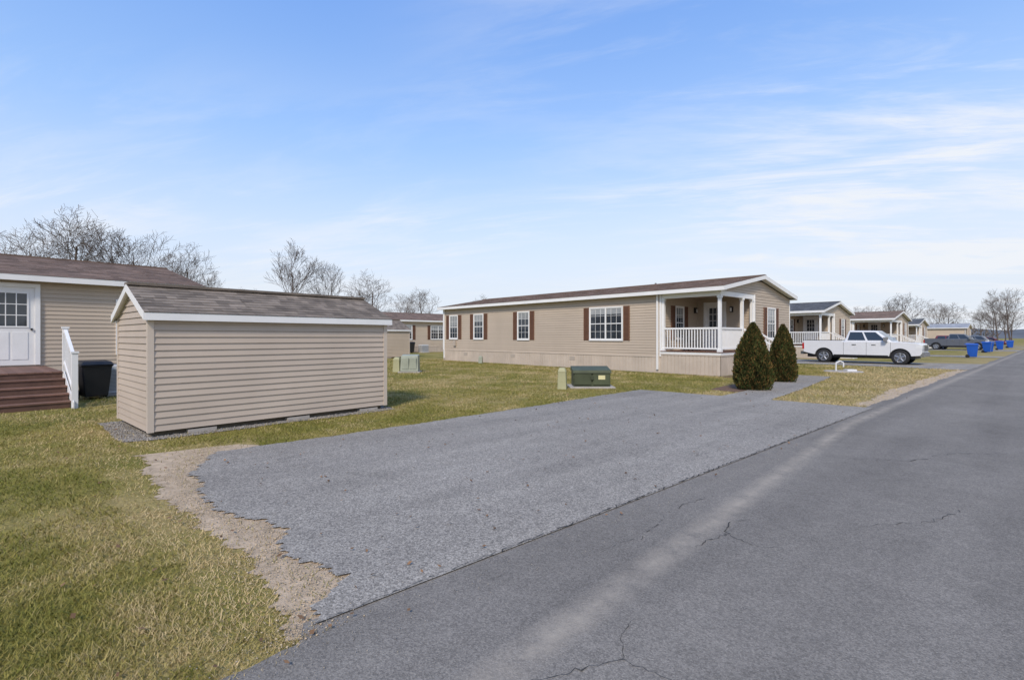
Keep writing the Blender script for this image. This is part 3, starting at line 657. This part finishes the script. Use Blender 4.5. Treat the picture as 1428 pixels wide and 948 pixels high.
# ------------------------------------------------------------------ vehicles
def arc(cx,cz,r,a0,a1,n=12): return [(cx+r*math.cos(math.radians(a0+(a1-a0)*i/n)),cz+r*math.sin(math.radians(a0+(a1-a0)*i/n))) for i in range(n+1)]
def vehicle(name,loc,rot,kind,paint):
    root=empty(name,loc,rot)
    if kind=='pickup':
        L=5.8;xr,xf=1.2,4.82;wr=.40;hw=.97
        prof=[(.12,.62)]+arc(xr,.40,.48,172,8)[0:]+[(xr+.49,.44),(xf-.49,.44)]+arc(xf,.40,.48,172,8)+[(5.66,.50),(5.74,.62),(5.76,1.0),(5.68,1.14),(5.45,1.19),(4.45,1.25),(2.17,1.25),(2.15,1.30),(.10,1.30)]
        cab=[(2.2,1.24),(4.52,1.24),(3.72,1.86),(2.42,1.88)]; tops=.72
    else:
        L=4.7;xr,xf=.95,3.7;wr=.34;hw=.9
        prof=[(.05,.5)]+arc(xr,.34,.41,170,10)+[(xr+.42,.30),(xf-.42,.30)]+arc(xf,.34,.41,170,10)+[(4.62,.35),(4.68,.55),(4.6,.80),(3.55,1.0),(.2,1.05),(.02,.85)]
        cab=[(.25,1.03),(3.65,1.0),(2.85,1.48),(.75,1.50)]; tops=.62
        if kind=='suv':
            prof[-3:]=[(3.55,1.08),(.1,1.12),(.02,.9)]; cab=[(.12,1.10),(3.6,1.06),(2.9,1.68),(.4,1.70)]
    b=MB(); b.prism(prof,-hw,hw); b.build('body',[paint],root,bevel=.045,recalc=True)
    b=MB(); (a0,z0),(a1,z1),(a2,z2),(a3,z3)=cab; yb,yt=hw-.07,tops
    B=[(a0,-yb,z0-.03),(a1,-yb,z1-.03),(a1,yb,z1-.03),(a0,yb,z0-.03),(a3,-yt,z3),(a2,-yt,z2),(a2,yt,z2),(a3,yt,z3)]
    b.hexa(B); b.build('cabin',[paint],root,bevel=.07,recalc=True)
    Bv=[Vector(p) for p in B]; b=MB()
    def patch(A,Bq,Cq,D,u0,u1,v0,v1,off):
        n=(Bq-A).cross(D-A).normalized()
        def p(u,v): return (A*(1-u)+Bq*u)*(1-v)+(D*(1-u)+Cq*u)*v
        q=[p(u0,v0),p(u1,v0),p(u1,v1),p(u0,v1)]; b.face([x+n*off for x in q],0)
    nside=[(.07,.47),(.52,.90)] if kind=='pickup' else [(.07,.32),(.36,.62),(.66,.92)]
    for u0,u1 in nside:
        patch(Bv[0],Bv[1],Bv[5],Bv[4],u0,u1,.16,.86,.006); patch(Bv[2],Bv[3],Bv[7],Bv[6],1-u1,1-u0,.16,.86,.006)
    patch(Bv[1],Bv[2],Bv[6],Bv[5],.07,.93,.12,.9,.006); patch(Bv[3],Bv[0],Bv[4],Bv[7],.1,.9,.2,.88,.006)
    b.build('windows',[m_carglass],root)
    b=MB(); b.box(.3,L-.35,-hw+.16,hw-.16,wr*.8,.9); b.build('chassis',[m_black],root)
    for x in (xr,xf):
        for sg in (-1,1):
            yc=sg*(hw-.13); b=MB()
            for (ya,yb_,ra,rb) in ((-.12,-.09,wr-.05,wr-.01),(-.09,.09,wr,wr),(.09,.12,wr-.01,wr-.05)): b.tube((x,yc+ya,wr),(x,yc+yb_,wr),ra,rb,28,0,1,True)
            o=sg*.121
            b.tube((x,yc+o,wr),(x,yc+o+sg*.004,wr),wr*.64,wr*.62,24,1,.45)
            b.tube((x,yc+o,wr),(x,yc+o+sg*.02,wr),wr*.16,wr*.12,12,1)
            for k in range(5):
                a=2*math.pi*k/5+.3; c_,s_2=math.cos(a),math.sin(a); b.tube((x+c_*.05,yc+o+sg*.012,wr+s_2*.05),(x+c_*wr*.6,yc+o+sg*.012,wr+s_2*wr*.6),.045,.035,6,1)
            nseg=20
            for k in range(nseg):
                a=2*math.pi*k/nseg;a2=2*math.pi*(k+1)/nseg; rr=wr*.62; b.tube((x+math.cos(a)*rr,yc+o+sg*.006,wr+math.sin(a)*rr),(x+math.cos(a2)*rr,yc+o+sg*.006,wr+math.sin(a2)*rr),.014,.014,5,1,1,False)
            b.build('wheel',[m_rubber,m_alloy],root)
    b=MB()
    if kind=='pickup':
        b.box(L-.12,L+.02,-hw+.03,hw-.03,.44,.68,0); b.box(-.05,.12,-hw+.05,hw-.05,.48,.66,0); b.box(L-.06,L+.0,-.55,.55,.74,1.08,0)
        for z in (.80,.88,.96): b.box(L-.02,L+.012,-.5,.5,z,z+.05,1)
        for sg in(-1,1):
            b.box(5.5,5.775,*sorted((sg*.6,sg*(hw+.006))),.86,1.06,2)
            b.box(.06,.16,*sorted((sg*.80,sg*(hw+.006))),.80,1.16,3)
            b.box(4.12,4.30,*sorted((sg*(hw-.02),sg*(hw+.22))),1.26,1.50,0)
            for xd in (2.62,3.55): b.box(xd,xd+.2,*sorted((sg*hw,sg*(hw+.03))),1.06,1.10,0)
            for xd in (2.2,3.30,4.40): b.box(xd,xd+.012,*sorted((sg*(hw-.01),sg*(hw+.002))),.50,1.22,1)
            b.box(1.72,4.30,*sorted((sg*(hw-.01),sg*(hw+.012))),.42,.50,1)
            b.box(.12,2.12,*sorted((sg*(hw-.10),sg*(hw-.01))),1.30,1.325,1)
        b.box(.18,2.10,-hw+.1,hw-.1,1.296,1.304,1)
    else:
        b.box(L-.2,L+.0,-hw+.06,hw-.06,.36,.52,1); b.box(-.02,.12,-hw+.06,hw-.06,.36,.52,1)
        for sg in(-1,1):
            b.box(L-.35,L-.06,*sorted((sg*.5,sg*(hw+.003))),.62,.76,2); b.box(.0,.2,*sorted((sg*.6,sg*(hw+.003))),.72,.92,3)
            b.box(2.95,3.1,*sorted((sg*(hw-.05),sg*(hw+.14))),1.02,1.16,1)
            for xd in (1.1,2.15,3.2): b.box(xd,xd+.012,*sorted((sg*(hw-.01),sg*(hw+.002))),.40,.98,1)
    b.build('trim',[m_chrome,m_black,m_amber,m_red],root)
    return root
vehicle('pickup_truck',W(34.55,10.55),0,'pickup',m_wpaint)
vehicle('parked_pickup',W(78.5,11.0),0,'pickup',m_gpaint)
vehicle('parked_car',W(99,10.2),0,'suv',m_gpaint)
vehicle('parked_car',W(114,10.0),0,'car',m_rpaint)
vehicle('parked_car',W(81.2,10.5),0,'suv',m_rpaint)

# ------------------------------------------------------------------ bare trees
def gen_tree(seed,h=10.,spread=1.0,trunk=.22,fork=.28):
    rs=random.Random(seed); b=MB()
    KK={0:9,1:7,2:5,3:3}
    def grow(p,d,l,r,lev):
        k=(6,5,4,3,2)[lev]; q=p; dd=d; rr=r
        kids=KK.get(lev,0); seg=l/k; pos=[]
        for i in range(k):
            j=(.05,.11,.13,.14,.13)[lev]
            dd=(dd+Vector((rs.gauss(0,j),rs.gauss(0,j),rs.gauss(0,j)+(.04,.10,.09,.07,.06)[lev]))).normalized()
            q2=q+dd*seg; r2=max(.0095,rr*(.82,.82,.78,.78,.8)[lev])
            b.tube(q,q2,rr,r2,6 if lev==0 else (4 if lev<2 else 3),0,.85+.3*rs.random(),False)
            pos.append((q,q2,dd,r2)); q=q2; rr=r2
        for c in range(kids):
            lo=fork if lev==0 else .22
            f=lo+(1-lo)*(c+rs.random()*.8)/kids; f=min(f,.995); i=int(f*k); a,e,dv,rv=pos[i]; pt=a+(e-a)*(f*k-i)
            ax=dv.orthogonal().normalized(); ax.rotate(Matrix.Rotation(c*2.4+rs.random()*1.2,3,dv)); ang=math.radians(rs.uniform(26,50)*spread)
            nd=dv.copy(); nd.rotate(Matrix.Rotation(ang,3,ax))
            if nd.z<.05: nd.z=.05+.2*rs.random()
            ll=l*(rs.uniform(.50,.66)*(1.25-.75*f) if lev==0 else rs.uniform(.45,.68)*(1.15-.4*f))
            grow(pt,nd.normalized(),ll,max(.0105,rv*(.62 if lev else .6)),lev+1)
    grow(Vector((0,0,-.1)),Vector((0,0,1)),h*.86,trunk,0)
    return b.build('bare_tree',[m_bark])
T=[gen_tree(1,10,1.25,.20,.2),gen_tree(2,10,1.0,.18,.25),gen_tree(3,10,.8,.16,.3),gen_tree(4,10,1.15,.19,.18)]
placements=[(95,60,17.3,0,1.05),(38,67,17,3,1.0),(148,64,16.3,1,1.0),(205,62,14.6,1,1.0),(255,60,13,0,.9),(225,75,13.5,3,1.),(298,72,11,2,.9),(345,88,10.5,3,.9),(405,60,13.2,2,1.0),(456,62,11.2,1,.8),(520,60,9.6,0,1.0),(590,80,9.6,3,1.0),(562,92,9.8,1,.9),(680,95,9.8,0,1.0),(706,105,9.5,3,.9),(-60,62,16,1,1.1),(-160,70,17,0,1.1),(430,95,8.5,3,1),(320,100,9,0,1),(500,75,9,3,1)]
def ref(u,Y): return fromcam((u-714)/697*Y,Y)
rights=[(20,120,10.3,3,1.2),(22.5,124,9,0,1),(17.2,152,9.6,0,1.2),(22,175,11,1,1),(5.9,132,10.8,1,1.0),(6.4,110,8.3,3,1.0),(10.6,168,8.4,2,1.2),(15,200,10,0,1),(30,140,9,1,1),(12,240,10,3,1.2),(40,150,9.5,0,1.1),(9,205,10,3,1.1)]
pl=[]
for u,Y,h,k,sx in placements:
    x,y=ref(u,Y); pl.append((x,y,h,k,sx))
for t,s,h,k,sx in rights: pl.append((-t,s,h,k,sx))
hz=[max(v.co.z for v in o.data.vertices) for o in T]
used=[False]*4
for i,(x,y,h,k,sx) in enumerate(pl):
    if not used[k]: o=T[k]; used[k]=True
    else: o=bpy.data.objects.new('bare_tree',T[k].data); sc.collection.objects.link(o)
    f=h/hz[k]; o.location=(x,y,0); o.scale=(f*sx,f*sx,f); o.rotation_euler=(0,0,i*1.7)
# ------------------------------------------------------------------ evergreen shrubs
def leaves(name,loc,H,prof,N,size,cols,seed,layers=None):
    rs=np.random.RandomState(seed); root=empty(name,loc)
    z=rs.rand(N)**.9; ph=rs.rand(N)*6.283
    lump=1+.08*np.sin(3*ph+5*z+seed)+.06*np.sin(7*ph-9*z+1.3*seed)+.05*np.sin(13*ph+23*z)
    rad=prof(z)*lump*(.62+.42*rs.rand(N)**.45); hz_=z*H
    P=np.stack([np.cos(ph)*rad,np.sin(ph)*rad,hz_+.04*rs.randn(N)*.3],1)
    out=np.stack([np.cos(ph),np.sin(ph),1.8+1.2*rs.rand(N)],1)+rs.randn(N,3)*.45; out/=np.linalg.norm(out,axis=1)[:,None]
    side=np.cross(out,rs.randn(N,3)); side/=np.linalg.norm(side,axis=1)[:,None]
    sz=size*(.5+rs.rand(N))[:,None]
    V=np.stack([P-side*sz*.2,P+out*sz*.55-side*sz*.26,P+out*sz*1.2,P+out*sz*.5+side*sz*.26],1)
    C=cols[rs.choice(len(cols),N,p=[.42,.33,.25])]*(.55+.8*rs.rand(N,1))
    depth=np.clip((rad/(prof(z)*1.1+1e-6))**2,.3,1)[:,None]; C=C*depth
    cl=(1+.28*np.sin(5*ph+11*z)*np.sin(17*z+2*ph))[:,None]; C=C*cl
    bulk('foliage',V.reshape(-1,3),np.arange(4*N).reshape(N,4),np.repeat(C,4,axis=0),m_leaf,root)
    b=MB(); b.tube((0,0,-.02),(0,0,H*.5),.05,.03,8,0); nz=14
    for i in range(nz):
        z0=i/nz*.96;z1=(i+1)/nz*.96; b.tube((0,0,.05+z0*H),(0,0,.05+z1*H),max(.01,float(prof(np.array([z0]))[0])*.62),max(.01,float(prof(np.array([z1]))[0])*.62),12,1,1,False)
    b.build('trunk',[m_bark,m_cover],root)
    return root
egg=lambda R_: (lambda z: R_*np.clip(np.interp(z,[0,.08,.25,.45,.65,.82,.93,1.0],[.80,.94,1.0,.90,.70,.44,.22,.02]),.01,9))
cols=np.array([[.045,.062,.018],[.080,.078,.024],[.165,.100,.034]])
leaves('arborvitae_shrub',W(14.75,5.89),1.86,egg(.475),28000,.048,cols,1)
leaves('arborvitae_shrub',W(18.1,6.25),1.88,egg(.41),24000,.048,cols,2)
# ------------------------------------------------------------------ hills
b=MB(); n=240; rad=900; hw1=wob(41,1.0,(3,7,15,31,64,120)); prev=None
for i in range(n+1):
    a=2*math.pi*i/n; hh=13+7*hw1(a*1.0) if i<n else 13+7*hw1(0); hh=max(5,hh)
    x,y=math.cos(a)*rad,math.sin(a)*rad; cur=((x*.86,y*.86,-1),(x,y,hh),(x*1.2,y*1.2,hh*1.1))
    if prev:
        b.face([prev[0],cur[0],cur[1],prev[1]]); b.face([prev[1],cur[1],cur[2],prev[2]])
    prev=cur
b.build('hills',[m_hill])
rs=np.random.RandomState(5); N=26000
aa=rs.rand(N)*6.283; rr=330+60*rs.rand(N); hh=(5.5+2.5*np.sin(aa*23)+1.5*np.sin(aa*61))*rs.rand(N)**.6
P=np.stack([np.cos(aa)*rr,np.sin(aa)*rr,hh],1); k=(np.abs(P[:,0])>22); P=P[k]; N=len(P); 
d=rs.randn(N,3); d[:,2]=np.abs(d[:,2])+.6; d/=np.linalg.norm(d,axis=1)[:,None]; sd=np.cross(d,rs.randn(N,3)); sd/=np.linalg.norm(sd,axis=1)[:,None]; sz=(.5+1.2*rs.rand(N))[:,None]
V=np.stack([P-sd*sz*.3,P+d*sz*1.2,P+sd*sz*.3],1); C=np.repeat(np.array([[.12,.10,.085]])*(.6+.8*rs.rand(N,1)),3,axis=0)
bulk('distant_woods',V.reshape(-1,3),np.arange(3*N).reshape(N,3),C,m_leaf)

# ------------------------------------------------------------------ sky + sun
az=Vector((.55,-.83,0)).normalized(); el=math.radians(42)
sd_=Vector((az.x*math.cos(el),az.y*math.cos(el),math.sin(el)))
w=bpy.data.worlds.new('World'); sc.world=w; w.use_nodes=True; nt=w.node_tree; L=nt.links
bg=nt.nodes['Background']; bg.inputs[1].default_value=.1
sky=nn(nt,'ShaderNodeTexSky',sky_type='NISHITA'); sky.sun_disc=False; sky.sun_elevation=el; sky.sun_rotation=math.atan2(az.x,az.y); sky.air_density=1.0; sky.dust_density=.6; sky.ozone_density=1.5
tc=nn(nt,'ShaderNodeTexCoord'); sx=nn(nt,'ShaderNodeSeparateXYZ'); L.new(tc.outputs['Generated'],sx.inputs[0])
def math_(op,a,b_=None,c_=None):
    n=nn(nt,'ShaderNodeMath',operation=op)
    for i,v in enumerate((a,b_,c_)):
        if v is None: continue
        if isinstance(v,(int,float)): n.inputs[i].default_value=v
        else: L.new(v,n.inputs[i])
    return n.outputs[0]
def smooth(v,a,b_):
    r=nn(nt,'ShaderNodeMapRange',interpolation_type='SMOOTHSTEP'); r.inputs['From Min'].default_value=a; r.inputs['From Max'].default_value=b_; L.new(v,r.inputs['Value']); return r.outputs[0]
Z=sx.outputs[2]
zc=math_('MAXIMUM',Z,0.0); zz=math_('ADD',zc,.16)
cx=nn(nt,'ShaderNodeCombineXYZ'); L.new(math_('DIVIDE',sx.outputs[0],zz),cx.inputs[0]); L.new(math_('DIVIDE',sx.outputs[1],zz),cx.inputs[1])
mp0=nn(nt,'ShaderNodeMapping'); mp0.inputs['Rotation'].default_value=(0,0,math.radians(-47.5+14)); L.new(cx.outputs[0],mp0.inputs[0])
def cloud(scale,stretch,a,b_,det=5,rg=.6,off=(0,0,0),dist=.3):
    mp=nn(nt,'ShaderNodeMapping'); mp.inputs['Scale'].default_value=stretch; mp.inputs['Location'].default_value=off; L.new(mp0.outputs[0],mp.inputs[0])
    n=nn(nt,'ShaderNodeTexNoise'); n.inputs['Scale'].default_value=scale; n.inputs['Detail'].default_value=det; n.inputs['Roughness'].default_value=rg; n.inputs['Distortion'].default_value=dist
    L.new(mp.outputs[0],n.inputs['Vector']); return smooth(n.outputs['Fac'],a,b_)
c1=cloud(1.5,(.5,1.5,1),.44,.64,7,.62,(1.3,.4,0),.6)     # wisps
c3=cloud(3.6,(.45,1.7,1),.46,.70,5,.65,(7.3,1.4,0),.5)   # finer streaks
c2=cloud(.6,(.7,1.0,1),.36,.58,2,.5,(4.2,2.2,0),0)       # large-scale cover
rt=smooth(math_('ADD',math_('MULTIPLY',sx.outputs[0],.67),math_('MULTIPLY',sx.outputs[1],.80)),-.30,.65)
lowr=smooth(Z,.50,.16)
amt=math_('ADD',math_('MULTIPLY',rt,.80),math_('MULTIPLY',lowr,.60))
wis=math_('ADD',math_('MULTIPLY',c1,.75),math_('MULTIPLY',c3,.40))
veil=math_('MULTIPLY',math_('MULTIPLY',wis,math_('ADD',math_('MULTIPLY',c2,.75),.25)),amt)
fac=math_('MINIMUM',math_('ADD',veil,math_('MULTIPLY',math_('MULTIPLY',rt,lowr),.20)),.92)
ramp=nn(nt,'ShaderNodeValToRGB'); e=ramp.color_ramp.elements; e[0].position=.12; e[0].color=(.50,.68,.97,1); e[1].position=.56; e[1].color=(.185,.40,.90,1)
q=e.new(.36); q.color=(.33,.555,.95,1); L.new(zc,ramp.inputs[0])
sc10=nn(nt,'ShaderNodeMix',data_type='RGBA',blend_type='MULTIPLY'); sc10.inputs[0].default_value=1; L.new(ramp.outputs[0],sc10.inputs[6]); sc10.inputs[7].default_value=(10,10,10,1)
tint=nn(nt,'ShaderNodeMix',data_type='RGBA',blend_type='MULTIPLY'); tint.inputs[0].default_value=1; L.new(sky.outputs[0],tint.inputs[6]); tint.inputs[7].default_value=(2.8,2.7,3.0,1)
h0=nn(nt,'ShaderNodeMix',data_type='RGBA'); h0.inputs[0].default_value=.75; L.new(tint.outputs[2],h0.inputs[6]); L.new(sc10.outputs[2],h0.inputs[7])
h1=nn(nt,'ShaderNodeMix',data_type='RGBA'); L.new(math_('MULTIPLY',smooth(Z,.38,.02),.90),h1.inputs[0]); L.new(h0.outputs[2],h1.inputs[6]); h1.inputs[7].default_value=(7.6,8.2,9.0,1)
h2=nn(nt,'ShaderNodeMix',data_type='RGBA'); L.new(fac,h2.inputs[0]); L.new(h1.outputs[2],h2.inputs[6]); h2.inputs[7].default_value=(8.8,9.1,9.6,1)
L.new(h2.outputs[2],bg.inputs[0])
w.cycles.sampling_method='MANUAL'; w.cycles.sample_map_resolution=512
sun=bpy.data.lights.new('sun','SUN'); sun.energy=3.3; sun.angle=math.radians(10); sun.color=(1,.90,.77)
so=bpy.data.objects.new('sun',sun); sc.collection.objects.link(so); so.rotation_euler=sd_.to_track_quat('Z','Y').to_euler(); so.location=(10,-10,30)
# ------------------------------------------------------------------ camera
cam=bpy.data.cameras.new('camera'); cam.sensor_width=36; cam.lens=17.57; cam.shift_y=-4/1428; cam.clip_end=5000; cam.clip_start=.05
co=bpy.data.objects.new('camera',cam); sc.collection.objects.link(co); co.location=(0,0,1.5); co.rotation_euler=(math.radians(90),0,math.radians(47.5)); sc.camera=co
sc.view_settings.view_transform='Standard'; sc.view_settings.look='None'; sc.view_settings.exposure=0; sc.view_settings.gamma=1
